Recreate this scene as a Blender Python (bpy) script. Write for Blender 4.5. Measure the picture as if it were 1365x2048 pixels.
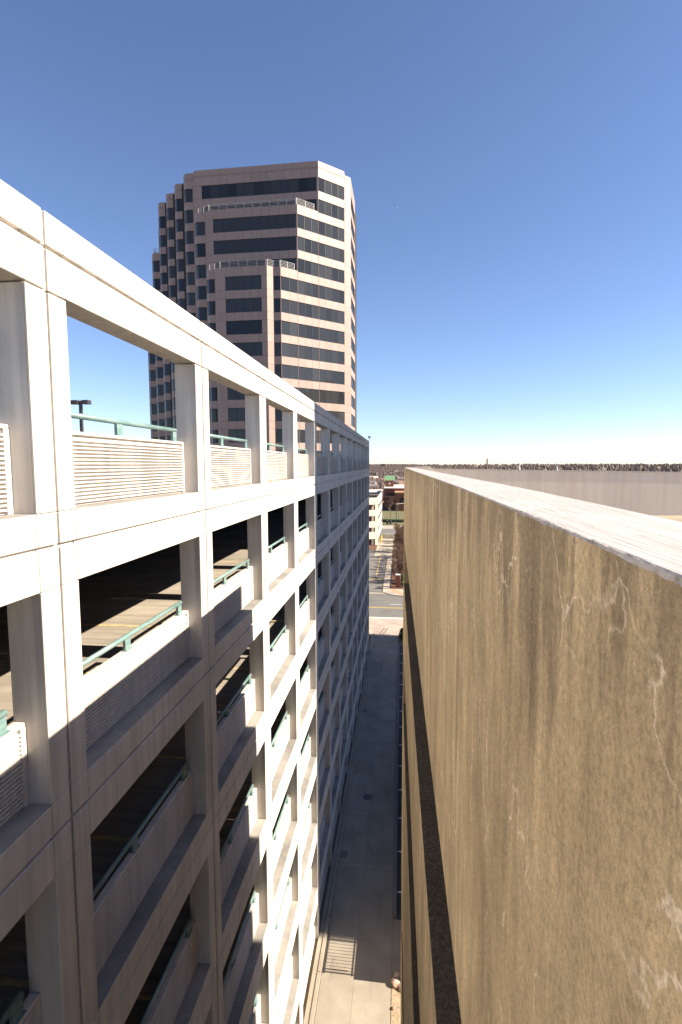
import bpy, bmesh, math, random
from mathutils import Vector, Matrix, noise

for o in list(bpy.data.objects):
    bpy.data.objects.remove(o)
S = bpy.context.scene
COL = S.collection
H = 21.2                                   # camera height above the alley floor (m)

# ------------------------------------------------------------------ camera
YAW, PIT, ROLL = math.radians(6.356), math.radians(5.0), math.radians(-0.186)
cam = bpy.data.cameras.new('camera')
cam.sensor_fit = 'VERTICAL'
cam.sensor_height = 36.0
cam.lens = 1088.17 * 36.0 / 2048.0
cam.clip_start, cam.clip_end = 0.02, 20000.0
camo = bpy.data.objects.new('camera', cam)
COL.objects.link(camo)
_c, _s, _cp, _sp = math.cos(YAW), math.sin(YAW), math.cos(PIT), math.sin(PIT)
_r = Vector((_c, _s, 0)); _f = Vector((-_s * _cp, _c * _cp, -_sp)); _u = Vector((-_s * _sp, _c * _sp, _cp))
_r2 = _r * math.cos(ROLL) + _u * math.sin(ROLL)
_u2 = _u * math.cos(ROLL) - _r * math.sin(ROLL)
_M = Matrix((_r2, _u2, -_f)).transposed().to_4x4()
_M.translation = Vector((0, 0, H))
camo.matrix_world = _M
S.camera = camo

# ------------------------------------------------------------------ sky, sun, exposure
SUN_EL = math.radians(35.95)               # sun off to the right (+X), a little behind the viewer
SUN_BACK = math.radians(1.4)
W = bpy.data.worlds.new('World'); S.world = W; W.use_nodes = True
wn = W.node_tree.nodes; wl = W.node_tree.links
sky = wn.new('ShaderNodeTexSky'); sky.sky_type = 'NISHITA'; sky.sun_disc = False
sky.sun_elevation = SUN_EL
sky.sun_rotation = math.radians(90) + SUN_BACK
sky.air_density, sky.dust_density, sky.ozone_density, sky.altitude = 0.85, 0.22, 4.4, 400
bg = wn['Background']; bg.inputs[1].default_value = 0.072
wb = wn.new('ShaderNodeMix'); wb.data_type = 'RGBA'; wb.blend_type = 'MULTIPLY'; wb.inputs[0].default_value = 1.0
wb.inputs[7].default_value = (1.10, 1.0, 1.01, 1)   # the photograph's warm white balance, over the whole sky alike
wl.new(sky.outputs[0], wb.inputs[6]); wl.new(wb.outputs[2], bg.inputs[0])
sd = bpy.data.lights.new('sun', 'SUN'); sd.energy = 5.0; sd.angle = math.radians(0.53); sd.color = (1.0, 0.89, 0.74)
so = bpy.data.objects.new('sun', sd); COL.objects.link(so)
_d = Vector((-math.cos(SUN_EL) * math.cos(SUN_BACK), math.cos(SUN_EL) * math.sin(SUN_BACK), -math.sin(SUN_EL)))
so.rotation_euler = _d.to_track_quat('-Z', 'Y').to_euler(); so.location = (40, 0, 90)
S.view_settings.view_transform = 'Standard'; S.view_settings.look = 'None'
S.view_settings.gamma = 1.0; S.view_settings.use_curve_mapping = False
S.view_settings.exposure = 1.45
S.cycles.max_bounces = 8; S.cycles.diffuse_bounces = 5

rnd = random.Random(7)

# ------------------------------------------------------------------ material helpers
class NT:
    def __init__(s, name):
        s.m = bpy.data.materials.new(name); s.m.use_nodes = True
        s.t = s.m.node_tree; s.b = s.t.nodes['Principled BSDF']
    def n(s, typ, **kw):
        x = s.t.nodes.new(typ)
        for k, v in kw.items(): setattr(x, k, v)
        return x
    def l(s, a, b): s.t.links.new(a, b)
    def pos(s, scale=(1, 1, 1), rot=(0, 0, 0), obj=False):
        g = s.n('ShaderNodeTexCoord') if obj else s.n('ShaderNodeNewGeometry')
        mp = s.n('ShaderNodeMapping'); mp.inputs['Scale'].default_value = scale; mp.inputs['Rotation'].default_value = rot
        s.l(g.outputs['Object'] if obj else g.outputs['Position'], mp.inputs[0]); return mp.outputs[0]
    def noise(s, vec, scale, detail=4, rough=.55, dist=0.0):
        x = s.n('ShaderNodeTexNoise'); x.inputs['Scale'].default_value = scale; x.inputs['Detail'].default_value = detail
        x.inputs['Roughness'].default_value = rough; x.inputs['Distortion'].default_value = dist
        s.l(vec, x.inputs['Vector']); return x.outputs['Fac']
    def ramp(s, fac, stops, interp='LINEAR'):
        r = s.n('ShaderNodeValToRGB'); r.color_ramp.interpolation = interp
        e = r.color_ramp.elements
        while len(e) < len(stops): e.new(0.5)
        for i, (p, c) in enumerate(stops):
            e[i].position = p; e[i].color = (c, c, c, 1) if isinstance(c, (int, float)) else (*c, 1)
        s.l(fac, r.inputs[0]); return r.outputs[0]
    def mix(s, fac, a, b, mode='MIX'):
        x = s.n('ShaderNodeMix', data_type='RGBA', blend_type=mode)
        for i, v in ((0, fac), (6, a), (7, b)):
            if hasattr(v, 'links'): s.l(v, x.inputs[i])
            elif isinstance(v, (int, float)): x.inputs[i].default_value = v
            else: x.inputs[i].default_value = (*v, 1)
        return x.outputs[2]
    def math(s, op, a, b=0.0, c=None):
        x = s.n('ShaderNodeMath', operation=op)
        for i, v in enumerate((a, b) if c is None else (a, b, c)):
            if hasattr(v, 'links'): s.l(v, x.inputs[i])
            else: x.inputs[i].default_value = v
        return x.outputs[0]
    def sep(s, vec):
        x = s.n('ShaderNodeSeparateXYZ'); s.l(vec, x.inputs[0]); return x.outputs
    def col(s, c):
        if hasattr(c, 'links'): s.l(c, s.b.inputs['Base Color'])
        else: s.b.inputs['Base Color'].default_value = (*c, 1)
    def rough(s, v):
        if hasattr(v, 'links'): s.l(v, s.b.inputs['Roughness'])
        else: s.b.inputs['Roughness'].default_value = v
    def bump(s, h, strength=.3, dist=.01, prev=None):
        x = s.n('ShaderNodeBump'); x.inputs['Strength'].default_value = strength; x.inputs['Distance'].default_value = dist
        s.l(h, x.inputs['Height'])
        if prev is not None: s.l(prev, x.inputs['Normal'])
        s.l(x.outputs[0], s.b.inputs['Normal']); return x.outputs[0]

def plain(name, c, r=.8, var=.12, scale=3.0, metal=0.0, bump=0.0, spec=None):
    t = NT(name); v = t.noise(t.pos(), scale, 5)
    k = t.ramp(v, [(.3, 1 - var), (.7, 1 + var)])
    t.col(t.mix(1.0, c, k, 'MULTIPLY')); t.rough(r); t.b.inputs['Metallic'].default_value = metal
    if bump: t.bump(t.noise(t.pos(), scale * 8, 4), bump, .01)
    if spec is not None: t.b.inputs['Specular IOR Level'].default_value = spec
    return t.m

MAT = {}
def concrete(name, base, streak=.25, blot=.18, speck=.06, rough=.88, warm=(.80, .70, .56)):
    t = NT(name); p = t.pos()
    st = t.noise(t.pos((7, 7, .35)), 1.0, 6, .62)
    st = t.ramp(st, [(.36, 1 - streak), (.58, 1.0)])
    bl = t.noise(p, .9, 7, .6); bl = t.ramp(bl, [(.3, 1 - blot), (.68, 1.03)])
    sp = t.noise(p, 90, 3, .7); sp = t.ramp(sp, [(.25, 1 - speck * 2), (.6, 1.0)])
    c = t.mix(1.0, base, st, 'MULTIPLY'); c = t.mix(1.0, c, bl, 'MULTIPLY'); c = t.mix(1.0, c, sp, 'MULTIPLY')
    rs = t.noise(t.pos((4, 4, .5)), 1.7, 5, .6); rs = t.ramp(rs, [(.56, 0.0), (.78, .45)])
    c = t.mix(rs, c, tuple(a * b for a, b in zip(base, warm)))
    t.col(c); t.rough(rough)
    b1 = t.bump(t.noise(p, 26, 5, .6), .25, .004); t.bump(t.noise(p, 160, 3, .6), .2, .0015, b1)
    return t.m
MAT['conc'] = concrete('pale_precast_concrete', (.665, .615, .555), .17, .2)
MAT['conc_side'] = concrete('pale_column_concrete', (.625, .58, .525), .16, .2)
MAT['ledge'] = concrete('dirty_ledge_concrete', (.40, .372, .335), .05, .5, .22)
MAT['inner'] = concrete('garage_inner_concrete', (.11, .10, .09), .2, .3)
MAT['beigewall'] = concrete('beige_far_parapet', (.68, .605, .52), .10, .06, .03)

def deck(name, base):
    t = NT(name); p = t.pos()
    c = t.mix(1.0, base, t.ramp(t.noise(p, .5, 6, .6), [(.3, .7), (.7, 1.1)]), 'MULTIPLY')
    c = t.mix(1.0, c, t.ramp(t.noise(t.pos((.5, 6, 1)), 1.1, 5, .6), [(.35, .72), (.6, 1.0)]), 'MULTIPLY')
    c = t.mix(1.0, c, t.ramp(t.noise(p, 70, 3, .7), [(.3, .85), (.6, 1.0)]), 'MULTIPLY')
    t.col(c); t.rough(.9); t.bump(t.noise(p, 40, 4), .2, .004); return t.m
MAT['deck'] = deck('parking_deck_concrete', (.37, .32, .255))
MAT['roofdeck'] = deck('roof_deck_concrete', (.44, .35, .24))

# tan aggregate wall: rain streaks, dark algae near the coping, pale lime cracks
t = NT('tan_streaked_wall'); p = t.pos(obj=True)
base = t.ramp(t.noise(p, 1.6, 6, .6), [(.3, (.645, .48, .262)), (.7, (.81, .622, .355))])
s1 = t.ramp(t.noise(t.pos((1, 2.6, .42), obj=True), 1.6, 8, .68, .2), [(.38, .68), (.62, 1.06)])
s2 = t.ramp(t.noise(t.pos((1, 13, 2.2), obj=True), 1.5, 7, .7, .3), [(.36, .85), (.62, 1.05)])
c = t.mix(1.0, base, s1, 'MULTIPLY'); c = t.mix(1.0, c, s2, 'MULTIPLY')
line = t.noise(t.pos((1, 3.4, .10), obj=True), 1.1, 3, .5, .35)              # thin dark runs
ln = t.math('ABSOLUTE', t.math('SUBTRACT', line, .5)); ln = t.ramp(ln, [(.0, .42), (.018, 1.0)])
lmask = t.ramp(t.noise(t.pos((1, 1.5, .6), obj=True), 1.3, 3), [(.45, 0.0), (.62, 1.0)])
c = t.mix(lmask, c, t.mix(1.0, c, ln, 'MULTIPLY'))
# dark growth below the coping, of its own ragged shape
z = t.sep(p)[2]
run = t.noise(t.pos((1, 9, 1.3), obj=True), 1.0, 6, .65, .25)
lim = t.math('MULTIPLY_ADD', run, -1.75, .62)
gmask = t.math('SUBTRACT', z, lim); gmask = t.ramp(gmask, [(.0, 0.0), (.16, .56)])
c = t.mix(gmask, c, (.20, .145, .088))
# pale lime-filled cracks
wob = t.n('ShaderNodeVectorMath', operation='ADD'); t.l(t.pos((1, 1, .42), obj=True), wob.inputs[0])
nv = t.n('ShaderNodeTexNoise'); nv.inputs['Scale'].default_value = 9; nv.inputs['Detail'].default_value = 5; t.l(p, nv.inputs['Vector'])
sc = t.n('ShaderNodeVectorMath', operation='SCALE'); t.l(nv.outputs['Color'], sc.inputs[0]); sc.inputs['Scale'].default_value = .13
t.l(sc.outputs[0], wob.inputs[1])
vo = t.n('ShaderNodeTexVoronoi', feature='DISTANCE_TO_EDGE'); vo.inputs['Scale'].default_value = 4.6; t.l(wob.outputs[0], vo.inputs['Vector'])
wid = t.ramp(t.noise(p, 7, 3), [(.45, .0), (.85, .55)])
ck = t.math('SUBTRACT', vo.outputs['Distance'], t.math('MULTIPLY', wid, .010)); ck = t.ramp(ck, [(.0, 1.0), (.011, 0.0)])
cm = t.ramp(t.noise(t.pos((1, 1, .8), obj=True), 3.1, 3, .6), [(.42, 0.0), (.53, .95)])
c = t.mix(t.math('MULTIPLY', ck, cm), c, (.95, .78, .56))
vo2 = t.n('ShaderNodeTexVoronoi', feature='DISTANCE_TO_EDGE'); vo2.inputs['Scale'].default_value = 10.5; t.l(wob.outputs[0], vo2.inputs['Vector'])
ck2 = t.ramp(vo2.outputs['Distance'], [(.0, .8), (.012, 0.0)])
cm2 = t.ramp(t.noise(t.pos((1, .9, .7), obj=True), 5.3, 3, .6), [(.53, 0.0), (.64, .8)])
c = t.mix(t.math('MULTIPLY', ck2, cm2), c, (.86, .68, .46))
c = t.mix(1.0, c, t.ramp(t.noise(p, 7, 6, .7), [(.34, .84), (.62, 1.08)]), 'MULTIPLY')
gr = t.ramp(t.noise(t.pos((1, 1, .8), obj=True), 120, 6, .8), [(.30, .56), (.5, .97), (.70, 1.30)])
c = t.mix(1.0, c, gr, 'MULTIPLY')
gr2 = t.ramp(t.noise(p, 420, 2, .7), [(.3, .82), (.7, 1.14)]); c = t.mix(1.0, c, gr2, 'MULTIPLY')
t.col(c); t.rough(.93)
b1 = t.bump(t.noise(p, 60, 5, .65), .35, .004); t.bump(t.noise(p, 230, 4, .7), .5, .0022, b1)
MAT['tan'] = t.m

t = NT('white_roof_coating'); p = t.pos(obj=True)
br = t.noise(t.pos((46, 2.2, 1), obj=True), 2.2, 5, .6, .9)
pool = t.noise(p, 5, 5, .6)
c = t.mix(t.ramp(br, [(.36, 0.0), (.56, 1.0)]), (.35, .33, .305), (.45, .43, .40))
c = t.mix(1.0, c, t.ramp(pool, [(.3, .86), (.6, 1.0)]), 'MULTIPLY')
chip = t.ramp(t.noise(t.pos((60, 14, 1), obj=True), 1.0, 4, .6), [(.70, 0.0), (.74, .8)]); c = t.mix(chip, c, (.16, .15, .14))
t.col(c); t.rough(.7); b1 = t.bump(br, .6, .004); t.bump(t.noise(p, 240, 4, .7), .35, .002, b1)
MAT['white_coat'] = t.m
t = NT('grey_coating_edge'); p = t.pos(obj=True)
c = t.ramp(t.noise(p, 55, 5, .7), [(.30, (.17, .14, .11)), (.42, (.46, .41, .34)), (.62, (.60, .54, .46)), (.8, (.74, .69, .60))])
t.col(c); t.rough(.8); t.bump(t.noise(p, 90, 4), .6, .004); MAT['edge'] = t.m
t = NT('black_gritty_sill'); p = t.pos(obj=True)
c = t.ramp(t.noise(p, 38, 6, .75), [(.3, (.035, .028, .020)), (.55, (.11, .085, .058)), (.78, (.21, .165, .115))])
c = t.mix(1.0, c, t.ramp(t.noise(p, 1.3, 5), [(.3, .65), (.7, 1.25)]), 'MULTIPLY')
t.col(c); t.rough(.95); t.bump(t.noise(p, 60, 5, .7), .8, .006); MAT['sill'] = t.m

MAT['teal'] = None
t = NT('teal_handrail_paint'); p = t.pos()
c = t.mix(t.ramp(t.noise(t.pos((9, 2, 9)), 1.5, 5, .6), [(.4, 0.0), (.7, 1.0)]), (.13, .22, .208), (.24, .325, .305))
c = t.mix(t.ramp(t.noise(p, 9, 5, .65), [(.66, 0.0), (.76, .55)]), c, (.30, .20, .14))
t.col(c); t.rough(.45); MAT['teal'] = t.m

# pink granite cladding, one tone per panel
t = NT('pink_granite_cladding'); p = t.pos()
oi = t.n('ShaderNodeObjectInfo')
c = t.mix(t.ramp(t.noise(p, 2.2, 6, .7), [(.3, 0.0), (.7, 1.0)]), (.315, .222, .186), (.375, .270, .225))
c = t.mix(1.0, c, t.ramp(oi.outputs['Random'], [(0, .90), (1, 1.06)]), 'MULTIPLY')
c = t.mix(1.0, c, t.ramp(t.noise(p, 30, 3, .7), [(.3, .86), (.7, 1.1)]), 'MULTIPLY')
t.col(c); t.rough(.55); MAT['granite'] = t.m
MAT['granite_light'] = plain('pale_granite_stripe', (.44, .335, .285), .6)
t = NT('dark_tinted_glass'); oi = t.n('ShaderNodeObjectInfo')
c = t.mix(oi.outputs['Random'], (.022, .024, .027), (.050, .051, .054)); t.col(c); t.rough(.025)
t.b.inputs['IOR'].default_value = 1.40; t.b.inputs['Specular IOR Level'].default_value = .5; MAT['glass'] = t.m
MAT['mull'] = plain('grey_mullion', (.045, .045, .045), .5, metal=.0)
MAT['railm'] = plain('pale_terrace_railing', (.50, .48, .46), .5)
MAT['black'] = plain('joint_black', (.02, .02, .02), .9)
MAT['bronze'] = plain('dark_bronze_metal', (.055, .045, .05), .45, metal=.2)
t = NT('alley_concrete'); p = t.pos()
oi = t.n('ShaderNodeObjectInfo')
c = t.mix(t.ramp(t.noise(p, .7, 7, .62), [(.3, 0.0), (.7, 1.0)]), (.255, .216, .166), (.345, .30, .238))
c = t.mix(1.0, c, t.ramp(oi.outputs['Random'], [(0, .9), (1, 1.07)]), 'MULTIPLY')
c = t.mix(t.ramp(t.noise(t.pos((1, .25, 1)), 1.6, 5, .6, .6), [(.58, 0.0), (.72, .5)]), c, (.16, .14, .12))
c = t.mix(1.0, c, t.ramp(t.noise(p, 45, 4, .7), [(.3, .86), (.65, 1.05)]), 'MULTIPLY')
t.col(c); t.rough(.9); t.bump(t.noise(p, 60, 4), .25, .003); MAT['slab'] = t.m
def asphalt(name, a, b):
    t = NT(name); p = t.pos()
    c = t.mix(t.ramp(t.noise(p, .35, 7, .6), [(.3, 0.0), (.7, 1.0)]), a, b)
    c = t.mix(1.0, c, t.ramp(t.noise(t.pos((.15, 1.2, 1)), 1.2, 5), [(.35, .86), (.65, 1.06)]), 'MULTIPLY')
    c = t.mix(1.0, c, t.ramp(t.noise(p, 50, 3, .8), [(.3, .75), (.7, 1.2)]), 'MULTIPLY')
    t.col(c); t.rough(.9); t.bump(t.noise(p, 90, 3), .3, .004); return t.m
MAT['asphalt'] = asphalt('worn_asphalt', (.125, .120, .110), (.175, .165, .150))
MAT['asphalt_dark'] = asphalt('dark_parking_asphalt', (.045, .046, .050), (.07, .07, .075))
MAT['walk'] = deck('sidewalk_concrete', (.46, .40, .32))
MAT['apron'] = deck('pinkish_apron_concrete', (.50, .40, .33))
MAT['stall'] = plain('faded_stall_paint', (.50, .37, .17), .8, .3, 4)
MAT['yellow'] = plain('yellow_road_paint', (.62, .40, .08), .7, .25, 6)
MAT['whitep'] = plain('white_road_paint', (.66, .64, .60), .7, .2, 6)
MAT['whitewall'] = concrete('cream_garage_concrete', (.62, .57, .48), .1, .1)
MAT['brick'] = None
t = NT('red_brick'); p = t.pos()
bk = t.n('ShaderNodeTexBrick'); t.l(t.pos((1, 1, 1), (math.radians(90), 0, 0)), bk.inputs['Vector'])
bk.inputs['Scale'].default_value = 4.2; bk.inputs['Color1'].default_value = (.26, .085, .055, 1); bk.inputs['Color2'].default_value = (.20, .065, .045, 1)
bk.inputs['Mortar'].default_value = (.22, .13, .10, 1); t.col(bk.outputs[0]); t.rough(.9); MAT['brick'] = t.m
MAT['green'] = plain('green_metal_roof', (.16, .28, .14), .5)
MAT['roofwhite'] = plain('pale_flat_roof', (.58, .53, .47), .8)
MAT['copper'] = plain('tan_roof_edge', (.45, .26, .15), .7)
MAT['shingle'] = plain('grey_shingle', (.20, .17, .16), .9, .2)
MAT['shingle2'] = plain('brown_shingle', (.26, .16, .11), .9, .2)
MAT['siding'] = plain('white_siding', (.62, .59, .54), .8)
MAT['siding2'] = plain('tan_siding', (.46, .36, .26), .8)
MAT['grass'] = plain('lawn_grass', (.12, .112, .045), .95, .35, 1.2)
MAT['mulch'] = plain('red_brown_mulch', (.115, .048, .026), .95, .4, 9, bump=.5)
MAT['soil'] = plain('tan_planting_soil', (.34, .25, .16), .95, .35, 12, bump=.5)
MAT['leaf'] = plain('hedge_leaf', (.055, .115, .022), .6, .45, 5)
MAT['pine'] = plain('evergreen_leaf', (.035, .06, .022), .7, .4, .4)
MAT['bark'] = plain('grey_brown_bark', (.22, .165, .13), .95, .3, 6)
MAT['twig'] = plain('winter_twig', (.30, .205, .155), .95, .3, 1.5)
t = NT('winter_wood_far'); p = t.pos()
c = t.ramp(t.noise(p, .045, 6, .7), [(.28, (.075, .055, .052)), (.5, (.105, .077, .070)), (.72, (.14, .104, .09))])
t.col(c); t.rough(1.0); MAT['wood'] = t.m
t = NT('winter_ground'); p = t.pos()
c = t.ramp(t.noise(p, .02, 8, .65), [(.3, (.12, .09, .065)), (.5, (.17, .135, .085)), (.7, (.13, .13, .06))])
t.col(c); t.rough(1.0); MAT['ground'] = t.m
MAT['rock'] = plain('tan_pink_rock', (.42, .30, .22), .85, .35, 6, bump=.5)
MAT['rail_black'] = plain('black_railing_paint', (.03, .03, .035), .4)
MAT['ysign'] = plain('yellow_sign', (.72, .48, .02), .5)
MAT['moonm'] = plain('pale_moon', (.14, .13, .12), 1.0)
MAT['officeclad'] = plain('grey_office_cladding', (.30, .27, .25), .7)

# ------------------------------------------------------------------ mesh helpers
class MB:
    def __init__(s): s.v = []; s.f = []; s.mi = []
    def quad(s, a, b, c, d, m=0):
        i = len(s.v); s.v += [a, b, c, d]; s.f.append((i, i + 1, i + 2, i + 3)); s.mi.append(m)
    def tri(s, a, b, c, m=0):
        i = len(s.v); s.v += [a, b, c]; s.f.append((i, i + 1, i + 2)); s.mi.append(m)
    def box(s, x0, x1, y0, y1, z0, z1, m=0, ch=0.0):
        if ch <= 0:
            i = len(s.v)
            s.v += [(x0, y0, z0), (x1, y0, z0), (x1, y1, z0), (x0, y1, z0), (x0, y0, z1), (x1, y0, z1), (x1, y1, z1), (x0, y1, z1)]
            for q in ((0, 3, 2, 1), (4, 5, 6, 7), (0, 1, 5, 4), (1, 2, 6, 5), (2, 3, 7, 6), (3, 0, 4, 7)):
                s.f.append(tuple(i + k for k in q)); s.mi.append(m)
        else:
            bm = bmesh.new(); bmesh.ops.create_cube(bm, size=1)
            bmesh.ops.scale(bm, vec=(x1 - x0, y1 - y0, z1 - z0), verts=bm.verts)
            bmesh.ops.translate(bm, vec=((x0 + x1) / 2, (y0 + y1) / 2, (z0 + z1) / 2), verts=bm.verts)
            bmesh.ops.bevel(bm, geom=bm.edges[:], offset=ch, segments=1, affect='EDGES')
            i = len(s.v); bm.verts.index_update()
            s.v += [tuple(v.co) for v in bm.verts]
            for f in bm.faces: s.f.append(tuple(i + v.index for v in f.verts)); s.mi.append(m)
            bm.free()
    def tube(s, pts, r, n=8, m=0, cap=True):
        rings = []
        for k, p in enumerate(pts):
            p = Vector(p)
            d = (Vector(pts[min(k + 1, len(pts) - 1)]) - Vector(pts[max(k - 1, 0)])).normalized()
            a = d.orthogonal().normalized(); b = d.cross(a)
            rr = r[k] if isinstance(r, (list, tuple)) else r
            i = len(s.v)
            for j in range(n):
                an = 2 * math.pi * j / n; s.v.append(tuple(p + (a * math.cos(an) + b * math.sin(an)) * rr))
            rings.append(i)
        for k in range(len(rings) - 1):
            # match ring starts to avoid twist
            for j in range(n):
                s.f.append((rings[k] + j, rings[k] + (j + 1) % n, rings[k + 1] + (j + 1) % n, rings[k + 1] + j)); s.mi.append(m)
        if cap:
            s.f.append(tuple(rings[0] + j for j in reversed(range(n)))); s.mi.append(m)
            s.f.append(tuple(rings[-1] + j for j in range(n))); s.mi.append(m)
    def prism(s, poly, z0, z1, m=0, mt=None):
        n = len(poly); i = len(s.v)
        s.v += [(x, y, z0) for x, y in poly] + [(x, y, z1) for x, y in poly]
        for k in range(n):
            s.f.append((i + k, i + (k + 1) % n, i + n + (k + 1) % n, i + n + k)); s.mi.append(m)
        s.f.append(tuple(i + n + k for k in range(n))); s.mi.append(m if mt is None else mt)
        s.f.append(tuple(i + k for k in reversed(range(n)))); s.mi.append(m)
    def mesh(s, name, mats):
        me = bpy.data.meshes.new(name); me.from_pydata(s.v, [], s.f)
        for mm in (mats if isinstance(mats, (list, tuple)) else [mats]): me.materials.append(MAT[mm] if isinstance(mm, str) else mm)
        if any(s.mi): me.polygons.foreach_set('material_index', s.mi)
        me.update(); return me
    def obj(s, name, mats, parent=None, smooth=False, **kw):
        me = s.mesh(name, mats)
        if smooth:
            me.polygons.foreach_set('use_smooth', [True] * len(me.polygons))
        return put(name, me, parent, **kw)

def put(name, me, parent=None, loc=None, rz=0.0, scale=None, label=None, cat=None, group=None, kind=None):
    o = bpy.data.objects.new(name, me); COL.objects.link(o)
    if parent is not None: o.parent = parent
    if loc is not None: o.location = loc
    if rz: o.rotation_euler = (0, 0, rz)
    if scale is not None: o.scale = scale
    if label: o['label'] = label
    if cat: o['category'] = cat
    if group: o['group'] = group
    if kind: o['kind'] = kind
    return o
def thing(name, label, cat, loc=(0, 0, 0), rz=0.0, group=None):
    return put(name, None, None, loc, rz, None, label, cat, group)
def copy_tree(o, parent=None):
    c = o.copy(); COL.objects.link(c); c.parent = parent
    for ch in list(o.children): copy_tree(ch, c)
    return c
def Z(z): return z + H                       # heights measured from the camera -> world

# ------------------------------------------------------------------ the ground
g = MB()
xs = [-6000, -3000, -1500, -800, -400, -200, -60, 60, 200, 400, 800, 1500, 3000, 6000]
ys = [-400, -100, 60, 250, 400, 600, 900, 1300, 1800, 2400, 3200, 4500, 7000]
def terr(x, y):
    d = math.hypot(x, y)
    if d < 420: return -0.02
    t_ = min(1, (d - 420) / 3200); base = 11 * t_ * t_ * (3 - 2 * t_)
    return base + 5 * t_ * noise.noise(Vector((x / 700, y / 700, 3)))
N = 90
def gx(i): u = i / N * 2 - 1; return math.copysign(abs(u) ** 2.6, u) * 6500
def gy(j): u = j / N; return -300 + u ** 2.2 * 7500
idx = {}
for j in range(N + 1):
    for i in range(N + 1):
        idx[i, j] = len(g.v); x, y = gx(i), gy(j); g.v.append((x, y, terr(x, y)))
for j in range(N):
    for i in range(N):
        g.f.append((idx[i, j], idx[i + 1, j], idx[i + 1, j + 1], idx[i, j + 1])); g.mi.append(0)
g.obj('ground', 'ground', smooth=True, kind='structure')

def sheet(name, x0, x1, y0, y1, z, mat, parent=None, th=None, **kw):
    m = MB()
    if th: m.box(x0, x1, y0, y1, z - th, z)
    else: m.quad((x0, y0, z), (x1, y0, z), (x1, y1, z), (x0, y1, z))
    return m.obj(name, mat, parent, **kw)

# alley of cast slabs
alley = put('alley', None, kind='structure')
sheet('alley_base', -3.58, -.25, -12, 66.4, .012, 'soil', alley)
SL = 4.35; y = -8.0; k = 0
slab = {}
cuts = [-8 + SL * i for i in range(18)]
for i in range(len(cuts) - 1):
    y0, y1 = cuts[i], min(cuts[i + 1], 66.4)
    for (x0, x1) in ((-3.18, -1.826), (-1.82, -.285)):
        if y1 - y0 < .3: continue
        m = MB(); m.box(x0, x1, y0 + .004, y1 - .004, -.1, .03 + rnd.uniform(-.002, .002), 0, .006)
        m.obj('concrete_slab', 'slab', alley)
kerb = MB()
for i in range(26):
    kerb.box(-3.36, -3.2, -8 + i * 2.87, -8 + i * 2.87 + 2.855, -.1, .14 + rnd.uniform(-.003, .003), 0, .012)
kerb.obj('kerb', 'slab', alley)
for i in range(17):
    sheet('gutter_strip', -3.57, -3.372, -8 + i * 4.35, -8 + i * 4.35 + 4.33, .10, 'slab', alley, th=.15)

for dx in (0, .42):                                                    # steel strips let into the mouth of the alley
    m = MB(); a_, b_ = Vector((-3.0 + dx, 64.8, 0)), Vector((-2.05 + dx, 69.2, 0)); d_ = (b_ - a_).normalized(); n_ = Vector((-d_.y, d_.x, 0)) * .05
    for z0_, p_, q_ in ((.042, a_, b_),):
        m.quad(tuple(p_ - n_ + Vector((0, 0, z0_))), tuple(q_ - n_ + Vector((0, 0, z0_))), tuple(q_ + n_ + Vector((0, 0, z0_))), tuple(p_ + n_ + Vector((0, 0, z0_))))
    m.obj('steel_strip', 'bronze', alley)
m = MB(); m.tube([(-2.0, 33.0, .0), (-2.0, 33.0, .037)], .33, 20); m.obj('manhole_cover', 'bronze', alley)
for i, y_ in enumerate((27.5, 45.0)):
    m = MB()
    for k in range(7): m.box(-3.17 + k * .055, -3.14 + k * .055, y_, y_ + .5, .0, .036)
    m.obj('drain_grate', 'bronze', alley)
# cross street and what lies beyond it
sheet('apron', -3.9, .4, 66.4, 73.55, .035, 'apron', th=.1, kind='structure')
sheet('pavement', -60, -3.905, 66.4, 73.55, .12, 'walk', th=.2, kind='structure')
sheet('pavement', 1.5, 60, 66.4, 73.55, .12, 'walk', th=.2, kind='structure')
gut = sheet('gutter', -120, 120, 73.57, 74.25, .03, 'whitewall', th=.1, kind='structure')
road = sheet('cross_street', -250, 250, 74.25, 88.0, .02, 'asphalt', kind='structure')
sheet('yellow_line', -250, 250, 79.12, 79.25, .026, 'yellow', road)
sheet('yellow_line', -250, 250, 79.40, 79.53, .026, 'yellow', road)
for x in (-25, -13, -1.6, 10, 22): sheet('lane_dash', x, x + 1.7, 81.3, 81.45, .026, 'whitep', road)
sheet('gutter', -250, 250, 88.02, 88.7, .03, 'walk', th=.1, kind='structure')
sheet('pavement', -3.0, 60, 88.7, 91.4, .12, 'walk', th=.2, kind='structure')
sheet('pavement', -200, -15, 88.7, 91.4, .12, 'walk', th=.2, kind='structure')
m = MB(); m.prism([(-2.7, 88.69), (-2.0, 87.7), (-.8, 86.8), (1.0, 86.2), (60, 86.1), (60, 88.69)], 0, .118); m.obj('corner_pavement', 'walk', kind='structure')
m = MB()                                                              # curved band of red pavers
arc = [(-1.75, 91.38), (-1.5, 90.2), (-1.1, 89.0), (-.5, 88.0), (.3, 87.2), (1.6, 86.7), (4, 86.5)]
for a, b in zip(arc, arc[1:]):
    m.quad((a[0], a[1], .126), (b[0], b[1], .126), (b[0] + .85, b[1] + .25, .126), (a[0] + .85, min(a[1] + .25, 91.39), .126))
m.obj('red_paver_band', 'copper', kind='structure')
st = sheet('side_street', -14.5, -3.1, 88.7, 158, .024, 'asphalt', kind='structure')
sheet('stop_line', -9.5, -3.6, 98.9, 99.3, .03, 'yellow', st)
for i in range(9): sheet('yellow_line', -4.75, -4.6, 103 + i * 3.4, 105.6 + i * 3.4, .03, 'yellow', st)
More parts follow.
